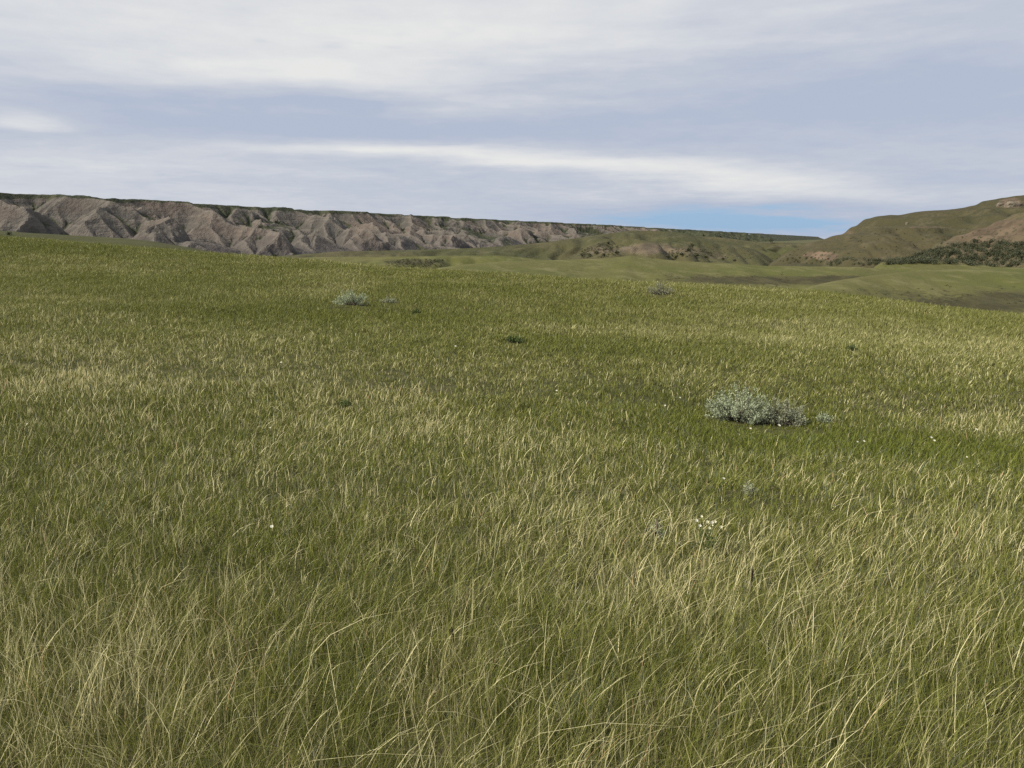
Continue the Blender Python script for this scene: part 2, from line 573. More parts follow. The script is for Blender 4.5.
# hill in the centre with its eroded face
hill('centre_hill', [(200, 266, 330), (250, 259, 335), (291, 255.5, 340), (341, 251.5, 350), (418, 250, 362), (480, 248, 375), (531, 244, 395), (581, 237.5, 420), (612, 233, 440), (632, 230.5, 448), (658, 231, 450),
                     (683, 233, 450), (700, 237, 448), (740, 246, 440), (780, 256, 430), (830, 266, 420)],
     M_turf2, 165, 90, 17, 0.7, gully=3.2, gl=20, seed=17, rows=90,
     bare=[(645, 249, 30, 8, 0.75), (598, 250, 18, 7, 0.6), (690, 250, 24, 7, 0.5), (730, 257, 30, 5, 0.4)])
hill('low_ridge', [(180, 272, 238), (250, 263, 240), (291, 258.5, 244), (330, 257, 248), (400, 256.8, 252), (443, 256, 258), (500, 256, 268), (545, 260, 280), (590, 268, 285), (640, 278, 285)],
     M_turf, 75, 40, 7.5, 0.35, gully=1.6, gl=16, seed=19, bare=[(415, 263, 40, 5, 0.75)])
# right-hand hills
hill('back_ridge', [(600, 246, 760), (650, 240, 780), (690, 235.8, 800), (716, 237, 800), (740, 240, 790), (764, 242.5, 780), (800, 243, 760), (850, 243, 740), (900, 246, 720)],
     M_turf2, 160, 120, 22, 1.2, gully=5, gl=34, seed=23, bare=[(790, 246, 40, 4, 0.4)])
hill('big_hill', [(740, 262, 470), (764, 254, 468), (790, 247, 465), (815, 241, 462), (840, 235, 458), (853, 227, 455), (866, 219.5, 452), (876, 215.5, 450), (904, 214.6, 446), (940, 210, 440), (977, 205, 432), (985, 200.5, 430),
                  (1000, 197.5, 428), (1024, 195, 426), (1100, 188, 420), (1300, 180, 410)],
     M_turf3, 130, 150, 34, 0.8, gully=2.2, gl=28, step_h=4.5, seed=29, rows=90, bare=[(1012, 203, 14, 6, 0.9), (985, 212, 40, 4, 0.35), (846, 233, 14, 5, 0.5), (940, 216, 30, 3, 0.3)])
hill('bench', [(730, 268, 410), (764, 258, 408), (800, 249, 404), (830, 240.5, 400), (850, 233.5, 396), (876, 228.3, 392), (905, 225.6, 390), (950, 225, 388), (985, 224.5, 386), (1024, 223, 384), (1200, 220, 380)],
     M_turf3, 85, 40, 21, 0.7, gully=1.9, gl=22, step_h=3.5, seed=31, rows=90, bare=[(930, 227, 55, 1.3, 0.55), (885, 238, 60, 4, 0.25), (815, 255, 14, 5, 0.8), (830, 257, 10, 5, 0.7)])
hill('brown_spur', [(890, 262, 330), (915, 254, 330), (942, 242, 330), (952, 237.5, 330), (985, 227, 328), (1005, 218.5, 326), (1024, 211.5, 324), (1080, 197, 320), (1250, 180, 312)],
     M_spur, 60, 50, 20, 0.7, gully=3.0, gl=16, step_h=3.0, seed=37, rows=80, barebase=0.42, bare=[(1000, 230, 60, 14, 0.30)])

# ------------------------------------------------------------------ badlands escarpment: drainage network, then the lower envelope of its side slopes
P0 = np.array((-798.0, 1200.0))
E = np.array((0.395, 0.919))
E /= np.linalg.norm(E)
NRM = np.array((-E[1], E[0]))


def badlands(name, s0, s1, ds, t0, t1, seed, mat):
    rg = np.random.default_rng(seed)
    ns, nt = int((s1 - s0) / ds) + 1, int((t1 - t0) / ds) + 1
    S = s0 + np.arange(ns) * ds
    T = t0 + np.arange(nt) * ds
    chan = []                                     # s, t, z

    def walk(s, t, z, ang, length, grad0, grad1, level):
        n = int(length / 4.0)
        wig = 0.0
        nxt = rg.uniform(12, 30) if level else rg.uniform(25, 60)
        side = rg.choice([-1, 1])
        for i in range(n):
            fr = i / max(n, 1)
            wig = wig * 0.9 + rg.normal(0, 0.09)
            s += 4.0 * math.sin(ang + wig)
            t += 4.0 * math.cos(ang + wig)
            z += 4.0 * (grad0 + (grad1 - grad0) * fr ** (2.3 if level == 0 else 1.5))
            if z > 66:
                break
            chan.append((s, t, z))
            nxt -= 4.0
            if nxt <= 0 and level < 2 and z < 56:
                nxt = rg.uniform(30, 62) if level == 0 else rg.uniform(16, 32)
                side = -side
                a = ang + side * rg.uniform(0.55, 1.05)
                if level == 0:
                    walk(s, t, z, a, rg.uniform(50, 150), 0.16, 0.62, 1)
                else:
                    walk(s, t, z, a, rg.uniform(16, 50), 0.42, 0.75, 2)

    s = s0 - 100
    while s < s1 + 100:
        walk(s, t0 - 4, -36, rg.normal(0, 0.18), rg.uniform(330, 500), 0.05, 0.55, 0)
        s += rg.uniform(120, 270)
    s = s0 - 60                                    # short gullies that nick the rim
    while s < s1 + 60:
        walk(s, -60 + rg.uniform(-25, 15), rg.uniform(26, 40), rg.normal(0, 0.25), rg.uniform(50, 90), 0.3, 0.6, 1)
        s += rg.uniform(35, 75)
    chan_a = np.array(chan)
    ii = np.round((chan_a[:, 0] - s0) / ds).astype(int)
    jj = np.round((chan_a[:, 1] - t0) / ds).astype(int)
    ok = (ii >= 0) & (ii < ns) & (jj >= 0) & (jj < nt)
    chan_a, ii, jj = chan_a[ok], ii[ok], jj[ok]
    SS, TT = np.meshgrid(S, T, indexing='ij')
    k = 0.80 + 0.16 * fbm(SS / 160, TT / 160, 2, seed)
    bs = np.full((ns, nt), np.nan)
    bt = np.full((ns, nt), np.nan)
    bz = np.full((ns, nt), 1e6)
    order = np.argsort(-chan_a[:, 2])
    bs[ii[order], jj[order]] = chan_a[order, 0]
    bt[ii[order], jj[order]] = chan_a[order, 1]
    bz[ii[order], jj[order]] = chan_a[order, 2]
    bs = np.nan_to_num(bs, nan=0.0)
    bt = np.nan_to_num(bt, nan=0.0)
    cur = np.where(bz < 1e5, bz, 1e6)
    st = 1
    while st < max(ns, nt):
        st *= 2
    steps = []
    while st >= 1:
        steps.append(st)
        st //= 2
    steps = [q for q in steps if q <= 128] + [2, 1]
    for st in steps:
        for di in (-st, 0, st):
            for dj in (-st, 0, st):
                if (di == 0 and dj == 0) or abs(di) >= ns or abs(dj) >= nt:
                    continue
                a0, a1 = max(0, di), min(ns, ns + di)
                b0, b1 = max(0, dj), min(nt, nt + dj)
                dst = (slice(a0, a1), slice(b0, b1))
                src = (slice(a0 - di, a1 - di), slice(b0 - dj, b1 - dj))
                cs, ct, cz = bs[src].copy(), bt[src].copy(), bz[src].copy()
                v = cz + k[dst] * np.hypot(SS[dst] - cs, TT[dst] - ct)
                better = v < cur[dst]
                cur[dst] = np.where(better, v, cur[dst])
                bs[dst] = np.where(better, cs, bs[dst])
                bt[dst] = np.where(better, ct, bt[dst])
                bz[dst] = np.where(better, cz, bz[dst])
    top = 74 + 2.0 * fbm(SS / 400, TT / 400, 2, seed + 4)
    spur = vnoise(SS / 130 + 3.3 * vnoise(TT / 260, SS / 900, seed + 2), TT / 900, seed + 21)      # some spurs reach far out, some stop short
    tw = TT + 50 * fbm(SS / 60, TT / 60, 4, seed + 6) + 330 * (spur - 0.62)
    env = 82 + 0.62 * np.minimum(tw + 60, 0) * (1 + 0.35 * fbm(SS / 100, TT / 100, 2, seed + 7))
    bench = 22 + 16 * fbm(SS / 140, TT / 120, 3, seed + 31) + 0.16 * (TT + 60) - 0.42 * np.maximum(0, -(TT + 165))                       # slumped lower buttes
    env = np.maximum(env, bench)
    env = np.maximum(env, -34 + 0.03 * (TT + 330))
    cap = np.minimum(top + np.clip(TT, 0, None) * 0.02, env)

    veg = np.where(cur > cap, 0.10, 0.0)
    Z = np.minimum(cur, cap)
    veg = np.where(cur > cap, 0.20, 0.0) * np.where(TT > -120, 1.0, 0.5)
    Z = Z + 0.9 * np.sin(Z / 5.5 + fbm(SS / 110, TT / 110, 3, seed + 9) * 7)      # benches of the strata
    Z = Z + 2.2 * fbm(SS / 26, TT / 26, 4, seed + 10)
    Z = Z - 1.8 * ridged(SS / 13, TT / 45, 3, seed + 14)
    gz = np.hypot(*np.gradient(Z, ds))
    veg = veg + sstep(63, 70, Z) * 0.8 + 1.1 * sstep(3700, 5600, SS) + sstep(0.5, 0.2, gz) * 0.35 * sstep(0, 40, Z)
    gs, gt_ = np.gradient(Z, ds)
    dist = np.hypot(SS - bs, TT - bt)
    veg = veg + 0.50 * np.exp(-dist / 9.0) * sstep(-5, 35, Z) + 0.34 * sstep(0.0, -0.7, gs) * sstep(-10, 30, Z) - 0.22 * sstep(0.1, 0.8, gs)
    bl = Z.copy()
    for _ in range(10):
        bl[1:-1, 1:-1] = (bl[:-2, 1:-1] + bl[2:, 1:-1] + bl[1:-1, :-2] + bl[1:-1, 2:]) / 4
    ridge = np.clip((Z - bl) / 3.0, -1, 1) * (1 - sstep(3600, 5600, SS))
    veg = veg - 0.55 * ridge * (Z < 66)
    veg = veg + 0.20 * sstep(1100, 2600, SS) + 0.45 * sstep(1100, 2000, SS) * sstep(24, 4, Z) + 0.11 + 0.66 * fbm(SS / 70, TT / 70, 4, seed + 12)
    Z = Z - 30 * sstep(t0 + 25, t0, TT)
    XY = P0[None, None] + SS[..., None] * E + TT[..., None] * NRM
    V = np.concatenate([XY, Z[..., None]], -1)
    return link(name, mesh_np(name, V.reshape(-1, 3), grid_faces(ns, nt), smooth=False, attrs={'veg': veg.ravel(), 'ridge': ridge.ravel()}), mat, kind='structure')


M_bad = badland_material()
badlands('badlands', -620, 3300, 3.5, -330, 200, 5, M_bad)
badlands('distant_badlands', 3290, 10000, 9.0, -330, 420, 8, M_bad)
# the plateau edge runs on to the horizon
S_, T_ = np.meshgrid(np.geomspace(9800, 34000, 220), np.array([-420, -330, -260, -200, -150, -100, -60, -30, 0, 40, 120, 400.0]), indexing='ij')
Z_ = np.interp(T_ + 70 * fbm(S_ / 220, T_ / 220, 3, 71), [-400, -300, -60, 0, 400], [-50, -36, 52, 72, 80])
XY_ = P0[None, None] + S_[..., None] * E + T_[..., None] * NRM
link('far_plateau', mesh_np('far_plateau', np.concatenate([XY_, Z_[..., None]], -1).reshape(-1, 3), grid_faces(*S_.shape), attrs={'veg': np.full(S_.size, 0.62), 'ridge': np.zeros(S_.size)}), M_bad, kind='structure')

bpy.context.view_layer.update()
DG = bpy.context.evaluated_depsgraph_get()


def hit(x, y):
    a, b = ray(x, y)
    d = Vector((a, 1.0, b)).normalized()
    ok, loc, nrm, idx, ob, mtx = scene.ray_cast(DG, Vector((0, 0, 0)), d)
    return loc.copy() if ok else None


# ------------------------------------------------------------------ brush and bushes
def leaf_quads(C, D, L, Wd, rg):
    """rhombic leaves: centres C, directions D, lengths L, widths Wd"""
    n = len(C)
    D = D / np.linalg.norm(D, axis=1, keepdims=True)
    rv = rg.normal(0, 1, (n, 3))
    S = np.cross(D, rv)
    S /= np.linalg.norm(S, axis=1, keepdims=True) + 1e-9
    L, Wd = L[:, None], Wd[:, None]
    V = np.stack([C, C + D * L * 0.5 + S * Wd * 0.5, C + D * L, C + D * L * 0.5 - S * Wd * 0.5], 1)
    return V.reshape(-1, 3), np.arange(4 * n).reshape(-1, 4)


def tube_verts(P, rad, sides=5):
    P = np.asarray(P, float)
    T = np.gradient(P, axis=0)
    T /= np.linalg.norm(T, axis=1, keepdims=True) + 1e-9
    ref = np.array((0.31, 0.87, 0.38))
    A = np.cross(T, ref)
    A /= np.linalg.norm(A, axis=1, keepdims=True) + 1e-9
    B = np.cross(T, A)
    ang = np.linspace(0, 2 * math.pi, sides, endpoint=False)
    V = P[:, None] + (A[:, None] * np.cos(ang)[None, :, None] + B[:, None] * np.sin(ang)[None, :, None]) * np.asarray(rad)[:, None, None]
    F = []
    for i in range(len(P) - 1):
        for j in range(sides):
            a, b = i * sides + j, i * sides + (j + 1) % sides
            F.append((a, b, b + sides, a + sides))
    return V.reshape(-1, 3), np.array(F)


def merge(parts):
    off, Vs, Fs = 0, [], []
    for V, F in parts:
        Vs.append(V)
        Fs.append(F + off)
        off += len(V)
    return np.concatenate(Vs), np.concatenate(Fs)


def leaf_material(name, c1, c2, scale, trans=0.2):
    m = bpy.data.materials.new(name)
    m.use_nodes = True
    t = m.node_tree
    t.nodes.clear()
    N = NT(t)
    out = N.new('ShaderNodeOutputMaterial')
    c = N.mix(N.rng(N.noise(pos(N), scale, 3.0), 0.35, 0.65), c1, c2)
    d = N.new('ShaderNodeBsdfPrincipled')
    d.inputs['Roughness'].default_value = 0.7
    d.inputs['Specular IOR Level'].default_value = 0.15
    N.put(d.inputs['Base Color'], c)
    tr = N.new('ShaderNodeBsdfTranslucent')
    N.put(tr.inputs['Color'], c)
    mx = N.new('ShaderNodeMixShader')
    mx.inputs[0].default_value = trans
    t.links.new(d.outputs[0], mx.inputs[1])
    t.links.new(tr.outputs[0], mx.inputs[2])
    t.links.new(mx.outputs[0], out.inputs[0])
    return m


M_sage = leaf_material('silver sage leaves', (0.23, 0.27, 0.165), (0.50, 0.55, 0.37), 14.0)
M_sage_dull = leaf_material('dull sage leaves', (0.17, 0.185, 0.115), (0.40, 0.42, 0.285), 14.0)
M_bark = plain('sage bark', (0.075, 0.058, 0.045), (0.16, 0.13, 0.105), 30.0)
M_scrub = leaf_material('dark scrub leaves', (0.050, 0.058, 0.033), (0.105, 0.112, 0.066), 0.45)
M_scrub2 = leaf_material('scrub leaves', (0.048, 0.054, 0.026), (0.092, 0.094, 0.052), 0.6)
M_brush = leaf_material('low brush leaves', (0.060, 0.062, 0.032), (0.112, 0.108, 0.062), 0.7)
M_herb = leaf_material('herb leaves', (0.055, 0.085, 0.022), (0.10, 0.13, 0.045), 9.0)
M_petal = leaf_material('white petals', (0.50, 0.49, 0.40), (0.66, 0.65, 0.56), 60.0, 0.15)
M_cream = leaf_material('cream petals', (0.46, 0.44, 0.28), (0.64, 0.62, 0.44), 60.0, 0.15)
M_centre = plain('flower centre', (0.45, 0.33, 0.06), (0.62, 0.48, 0.10), 60.0)
M_stalk = plain('green stalk', (0.07, 0.095, 0.03), (0.12, 0.14, 0.05), 40.0)
M_seed = plain('dark seed head', (0.016, 0.011, 0.008), (0.045, 0.030, 0.020), 90.0)
M_stone = plain('pale sandstone', (0.125, 0.106, 0.08), (0.20, 0.172, 0.13), 1.3)


CLEAR = []          # x, y, radius: where a plant keeps the grass down


def sagebrush(name, px, py, wpx, hpx, label, cat, group, seed, leafm, dens=1.0, lobes=1, leaf=0.022, branchy=1.0):
    p = hit(px, py)
    rg = np.random.default_rng(seed)
    sc = p.y / FPX
    W, H = wpx * sc, hpx * sc
    CLEAR.append((p.x, p.y, W * 0.55))
    root = empty(name, p, label, cat, group)
    br, lf = [], []
    nb = int(46 * branchy * max(1, lobes * 0.8))
    for i in range(nb):
        lobe = (rg.integers(lobes) - (lobes - 1) / 2) * (W / max(lobes, 1)) * 0.62
        a = rg.uniform(0, 2 * math.pi)
        rr_ = math.sqrt(rg.uniform(0, 1)) * W * (0.5 if lobes == 1 else 0.5 / lobes * 1.45)
        tip = np.array((lobe + rr_ * math.cos(a), rr_ * math.sin(a) * 0.75, H * (1.0 - 0.62 * (rr_ / (W * 0.5 if lobes == 1 else W * 0.36)) ** 2) * rg.uniform(0.45, 1.22)))
        base = np.array((lobe * 0.8 + rg.normal(0, W * 0.03), rg.normal(0, W * 0.03), -0.03))
        s = np.linspace(0, 1, 7)[:, None]
        midp = base * 0.45 + tip * 0.55 - np.array((0, 0, H * 0.22))
        P = base * (1 - s) ** 2 + 2 * midp * s * (1 - s) + tip * s ** 2 + rg.normal(0, W * 0.012, (7, 3)) * s
        br.append(tube_verts(P, np.linspace(0.009, 0.0022, 7) * max(1.0, W * 0.9) * rg.uniform(0.6, 1.3), 4))
        n = int(rg.uniform(30, 62) * dens)
        u = rg.uniform(0.42, 1.0, n) ** 0.8
        C = np.stack([np.interp(u, s[:, 0], P[:, j]) for j in range(3)], -1) + rg.normal(0, 0.018 * max(1, W), (n, 3))
        D = rg.normal(0, 0.6, (n, 3)) + np.array((0.25 * math.cos(a), 0.25 * math.sin(a), 0.75))
        lf.append(leaf_quads(C, D, rg.uniform(0.7, 1.5, n) * leaf, rg.uniform(0.25, 0.5, n) * leaf, rg))
    V, F = merge(br)
    link('branches', mesh_np('branches', V, F, smooth=True), M_bark, root)
    V, F = merge(lf)
    link('foliage', mesh_np('foliage', V, F), leafm, root)
    return root


G_SAGE = 'sagebrush scattered over the meadow'
sagebrush('sagebrush', 738, 421, 74, 34, 'large silver grey sagebrush with a rounded crown, in the hollow of the meadow', 'sagebrush', G_SAGE, 1, M_sage, 2.0, 1, 0.028, 1.7)
sagebrush('sagebrush', 781, 424, 52, 25, 'lower duller sagebrush with bare twigs showing, touching the right side of the large silver one', 'sagebrush', G_SAGE, 2, M_sage_dull, 1.3, 1, 0.026, 1.7)
sagebrush('sagebrush', 823, 422, 18, 8, 'tiny pale sagebrush sprig, just right of the lower duller sagebrush in the hollow', 'sagebrush', G_SAGE, 3, M_sage, 0.7, 1, 0.024, 0.5)
sagebrush('sagebrush', 351, 305, 36, 14, 'silver sagebrush alone on the dark green swale at the left', 'sagebrush', G_SAGE, 4, M_sage, 1.1, 1, 0.05)
sagebrush('sagebrush', 389, 303, 22, 5, 'low thin grey sagebrush, right beside the silver one on the left swale', 'sagebrush', G_SAGE, 5, M_sage_dull, 0.5, 1, 0.045, 0.6)
sagebrush('sagebrush', 661, 294, 30, 12, 'dark twiggy sagebrush with a grey top, near the far crest of the meadow', 'sagebrush', G_SAGE, 6, M_sage_dull, 0.35, 1, 0.045, 2.2)
sagebrush('low_herb', 417, 315, 9, 5, 'small dark leafy clump, lower right of the silver sagebrush on the left swale', 'herb', 'dark leafy clumps in the grass', 7, M_herb, 0.6, 1, 0.05, 0.5)
sagebrush('low_herb', 516, 343, 24, 6, 'broad dark green leafy clump in the middle of the meadow', 'herb', 'dark leafy clumps in the grass', 8, M_herb, 0.5, 1, 0.045, 0.8)
sagebrush('low_herb', 345, 407, 16, 7, 'dark brownish leafy clump among pale straw grass, left of the middle', 'herb', 'dark leafy clumps in the grass', 9, M_herb, 0.5, 1, 0.025, 0.5)
sagebrush('low_herb', 851, 351, 14, 5, 'small dark clump on the right slope, above the large sagebrush', 'herb', 'dark leafy clumps in the grass', 10, M_herb, 0.6, 1, 0.04, 0.5)
sagebrush('sagewort', 657, 540, 16, 26, 'blue grey feathery sagewort, left of the cluster of white blooms', 'herb', None, 11, M_sage, 0.4, 1, 0.016, 0.3)
sagebrush('sagewort', 749, 496, 12, 12, 'small grey green sagewort with upright leaves, below the large sagebrush', 'herb', None, 12, M_sage_dull, 0.7, 1, 0.018, 0.4)


# ------------------------------------------------------------------ wildflowers
def head_mesh(rad, petals, rg, cup=0.35):
    Vs, Fs = [], []
    for k in range(petals):
        a = 2 * math.pi * k / petals + rg.uniform(-0.15, 0.15)
        d = np.array((math.cos(a), math.sin(a), 0))
        s = np.array((-math.sin(a), math.cos(a), 0))
        wd = rad * 0.36
        V = np.array([d * rad * 0.12 - s * wd * 0.3, d * rad * 0.12 + s * wd * 0.3, d * rad * 0.65 + s * wd + np.array((0, 0, rad * cup * 0.7)),
                      d * rad + s * wd * 0.3 + np.array((0, 0, rad * cup)), d * rad - s * wd * 0.3 + np.array((0, 0, rad * cup)), d * rad * 0.65 - s * wd + np.array((0, 0, rad * cup * 0.7))])
        Vs.append((V, np.array([(0, 1, 2, 5), (2, 3, 4, 5)])))
    return merge(Vs)


def dome(rad, n=7):
    V, F = [], []
    for i in range(4):
        e = i / 3 * math.pi / 2
        for j in range(n):
            a = 2 * math.pi * j / n
            V.append((rad * math.cos(e) * math.cos(a) + 1e-5, rad * math.cos(e) * math.sin(a), rad * 0.7 * math.sin(e)))
    for i in range(3):
        for j in range(n):
            F.append((i * n + j, i * n + (j + 1) % n, (i + 1) * n + (j + 1) % n, (i + 1) * n + j))
    return np.array(V), np.array(F)


def flower_proto():
    rg = np.random.default_rng(4)
    root = bpy.data.objects.new('wildflower', None)
    COL.objects.link(root)
    P = np.array([(0, 0, -0.02), (0.004, 0.002, 0.10), (0.010, 0.0, 0.20)])
    link('stem', mesh_np('stem', *tube_verts(P, (0.0022, 0.002, 0.0016), 5)), M_stalk, root)
    n = 9
    C = np.stack([rg.normal(0, 0.004, n), rg.normal(0, 0.004, n), rg.uniform(0.0, 0.13, n)], -1)
    D = np.stack([rg.normal(0, 1, n), rg.normal(0, 1, n), np.full(n, 0.7)], -1)
    link('leaf', mesh_np('leaf', *leaf_quads(C, D, np.full(n, 0.06), np.full(n, 0.010), rg)), M_stalk, root)
    V, F = head_mesh(0.019, 7, rg)
    h = link('petals', mesh_np('petals', V, F), M_petal, root)
    c = link('flower_centre', mesh_np('flower_centre', *dome(0.006)), M_centre, root)
    for o in (h, c):
        o.location = (0.010, 0.0, 0.20)
        o.rotation_euler = (0.5, 0.2, 0)         # the bloom leans a little towards the open side
    return root


def copy_thing(o):
    c = o.copy()
    COL.objects.link(c)
    for ch in o.children:
        d = ch.copy()
        COL.objects.link(d)
        d.parent = c
    return c


FLOWERS = [  # px, py of the bloom, size in px, label
    (272, 526, 6.0, 'white bloom standing alone, largest single flower, left of the middle'),
    (749, 429, 3.5, 'tiny white bloom under the large silver sagebrush'),
    (777, 427, 5.0, 'white bloom at the foot of the lower duller sagebrush'),
    (856, 442, 3.0, 'left one of two tiny white blooms close together, right of the large sagebrush'),
    (862, 442, 4.0, 'right one of two white blooms close together, right of the large sagebrush'),
    (929, 438, 4.0, 'upper white bloom of a close pair near the right edge'),
    (932, 441, 4.0, 'lower white bloom of a close pair near the right edge'),
    (974, 430, 4.0, 'white bloom in the dark swale, nearest the right edge'),
    (965, 457, 3.0, 'faint white bloom below the close pair near the right edge'),
    (455, 347, 3.2, 'tiny white bloom in the green swale, left of the broad dark leafy clump'),
    (556, 391, 3.2, 'tiny white bloom alone in the middle of the meadow'),
    (664, 406, 3.2, 'tiny white bloom, lower left one of two left of the large sagebrush'),
    (679, 398, 3.2, 'tiny white bloom, upper right one of two left of the large sagebrush'),
    (270, 428, 3.5, 'pale bloom above the largest single flower, left of the middle'),
    (28, 424, 3.2, 'tiny pale bloom by the left edge of the meadow'),
    (281, 363, 3.0, 'tiny white bloom below the dark left swale'),
    (722, 479, 4.5, 'cream bloom below the large sagebrush, left of the small grey sagewort'),
    (841, 474, 3.2, 'faint pale bloom among grass, below the pair right of the large sagebrush'),
]
proto = flower_proto()
for i, (fx, fy, size, lab) in enumerate(FLOWERS):
    o = proto if i == 0 else copy_thing(proto)
    p0 = hit(fx, fy)
    sc_ = max(0.5, 0.62 * size * p0.y / FPX / 0.038)
    # the bloom is lifted to just above the sward, the root moves towards the eye accordingly
    hgt = 0.20 * sc_
    p1 = hit(fx, fy + hgt * FPX / p0.y)
    o.location = p1
    o.scale = (sc_,) * 3
    o.rotation_euler = (0, 0, rnd.uniform(-0.6, 0.6))
    o['label'] = lab
    o['category'] = 'flower'
    o['group'] = 'white wildflowers in the grass'

# the cluster of creamy blooms in the right foreground
pc = hit(706, 556)
clus = empty('flower_cluster', pc, 'cluster of creamy white blooms on several stems in the right foreground grass', 'flower')
rg_ = np.random.default_rng(21)
for k in range(9):
    dx, dz = ((-0.055, 0.195), (-0.03, 0.215), (-0.005, 0.205), (0.02, 0.20), (0.045, 0.19), (0.0, 0.175), (-0.04, 0.17), (0.03, 0.165), (0.065, 0.18))[k]
    dy = rg_.uniform(-0.04, 0.04)
    P = np.array([(dx * 0.2, dy * 0.2, -0.02), (dx * 0.6, dy * 0.6, dz * 0.55), (dx, dy, dz)])
    st = link('stem', mesh_np('stem', *tube_verts(P, (0.003, 0.0026, 0.002), 5)), M_stalk, clus)
    V, F = head_mesh(0.010, 6, rg_, 1.1)
    hd = link('petals', mesh_np('petals', V, F), M_cream if k % 3 else M_petal, st)
    hd.location = (dx, dy, dz)
    hd.rotation_euler = (0.6, rg_.uniform(-0.4, 0.4), 0)
n = 16
C = np.stack([rg_.normal(0, 0.02, n), rg_.normal(0, 0.02, n), rg_.uniform(0.0, 0.1, n)], -1)
D = np.stack([rg_.normal(0, 1, n), rg_.normal(0, 1, n), np.full(n, 0.8)], -1)
link('leaf', mesh_np('leaf', *leaf_quads(C, D, np.full(n, 0.09), np.full(n, 0.014), rg_)), M_stalk, clus)

# dark dried seed stalks
for (sx, ytop, ybot, yroot, lab) in [(750, 564, 581, 600, 'upright blackish dried seed stalk in the right foreground'),
                                     (452, 622, 646, 668, 'blackish dried seed stalk low in the middle foreground')]:
    p = hit(sx, yroot)
    k_ = p.y / FPX
    hz = (yroot - ytop) * k_ / math.cos(R(20))
    hb = (yroot - ybot) * k_ / math.cos(R(20))
    r_ = empty('seed_stalk', p, lab, 'seed stalk', 'dark dried seed stalks')
    P = np.array([(0, 0, -0.02), (0.003, 0, hb * 0.5), (0.0, 0.002, hb)])
    link('stem', mesh_np('stem', *tube_verts(P, (0.0025, 0.0022, 0.002), 6)), M_bark, r_)
    q = np.linspace(0, 1, 12)
    P = np.stack([0.004 * np.sin(q * 3), 0 * q, hb + (hz - hb) * q], -1)
    rad = 0.0052 * np.sin(np.clip(q, 0.03, 0.985) * math.pi) ** 0.4 * (1 + 0.25 * np.sin(q * 40))
    link('seed_head', mesh_np('seed_head', *tube_verts(P, rad, 7)), M_seed, r_)


# ------------------------------------------------------------------ shrubs on the hills
def bush_leaves(rg, w, h, n, leaf):
    """clumpy crown: a few lumps of leaves with ragged outline, base at z = 0"""
    k = rg.integers(3, 6)
    cen = np.stack([rg.uniform(-0.32, 0.32, k) * w, rg.uniform(-0.3, 0.3, k) * w, rg.uniform(0.32, 0.66, k) * h], -1)
    rad = rg.uniform(0.26, 0.42, k)
    j = rg.integers(0, k, n)
    d = rg.normal(0, 1, (n, 3))
    d /= np.linalg.norm(d, axis=1, keepdims=True)
    rr2 = rg.uniform(0.25, 1.0, n) ** 0.5 * rg.uniform(0.8, 1.18, n)
    C = cen[j] + d * (rad[j] * rr2)[:, None] * np.array((w, w, h))
    C[:, 2] = np.maximum(C[:, 2], 0.02)
    return leaf_quads(C, d + rg.normal(0, 0.6, (n, 3)), rg.uniform(0.7, 1.4, n) * leaf, rg.uniform(0.5, 0.9, n) * leaf, rg)


def thicket(name, poly, count, size, mat, label, seed, tall=0.8, ymin=0.0):
    rg = np.random.default_rng(seed)
    poly = np.array(poly, float)
    parts, tries = [], 0
    while len(parts) < count and tries < count * 30:
        tries += 1
        x, y = rg.uniform(poly[:, 0].min(), poly[:, 0].max()), 0
        ytop = np.interp(x, poly[:, 0], poly[:, 1])
        ybot = np.interp(x, poly[:, 0], poly[:, 2])
        y = rg.uniform(ytop, ybot)
        p = hit(x, y)
        if p is None or p.y > 700 or p.y < ymin:
            continue
        w = rg.uniform(0.7, 1.4) * size
        V, F = bush_leaves(rg, w, w * tall * rg.uniform(0.8, 1.2), 130, size * 0.17)
        parts.append((V + np.array((p.x, p.y, p.z - 0.15)), F))
    V, F = merge(parts)
    return link(name, mesh_np(name, V, F), mat, kind='stuff', label=label, category='thicket')


# top edge and bottom edge of each patch of brush, along x
thicket('shrub_thicket', [(906, 260, 264), (926, 252, 264), (952, 246, 265), (980, 240.5, 266), (1000, 243, 267), (1024, 244, 268), (1060, 243, 268)], 520, 1.8, M_scrub,
        'dense dark green thicket at the foot of the brown slope on the right', 31)
thicket('shrub_thicket', [(828, 261, 266), (850, 259, 266), (885, 260, 266), (905, 262, 264)], 65, 1.5, M_scrub,
        'dark thicket in the draw left of the brown slope', 32)
thicket('shrub_thicket', [(768, 256, 264), (800, 254, 265), (830, 257, 266)], 26, 1.1, M_scrub2,
        'loose scrub around the pale bare bank below the big hill', 33)
thicket('shrub_thicket', [(386, 261, 267), (410, 259, 268), (443, 260, 267)], 130, 0.6, M_scrub2,
        'scrub on the dark bank left of centre, behind the meadow crest', 34, 0.7, 150)
thicket('low_brush', [(582, 249, 258), (600, 243, 258), (618, 246, 257)], 90, 1.0, M_brush,
        'dark brush filling the left gully of the centre hill', 38, 0.7, 200)
thicket('low_brush', [(668, 253, 258), (690, 243, 258), (712, 252, 259)], 80, 1.0, M_brush,
        'dark brush filling the right gully of the centre hill', 39, 0.7, 200)
thicket('low_brush', [(830, 292, 296), (900, 284, 302), (960, 283, 309), (1024, 285, 314), (1060, 286, 316)], 110, 0.36, M_brush,
        'dark low brush dotted over the right mound behind the meadow', 35, 0.6, 60)
thicket('low_brush', [(650, 276, 282), (720, 274, 285), (790, 272, 288)], 45, 0.4, M_brush,
        'dark low brush dotted over the middle mound', 36, 0.6, 80)
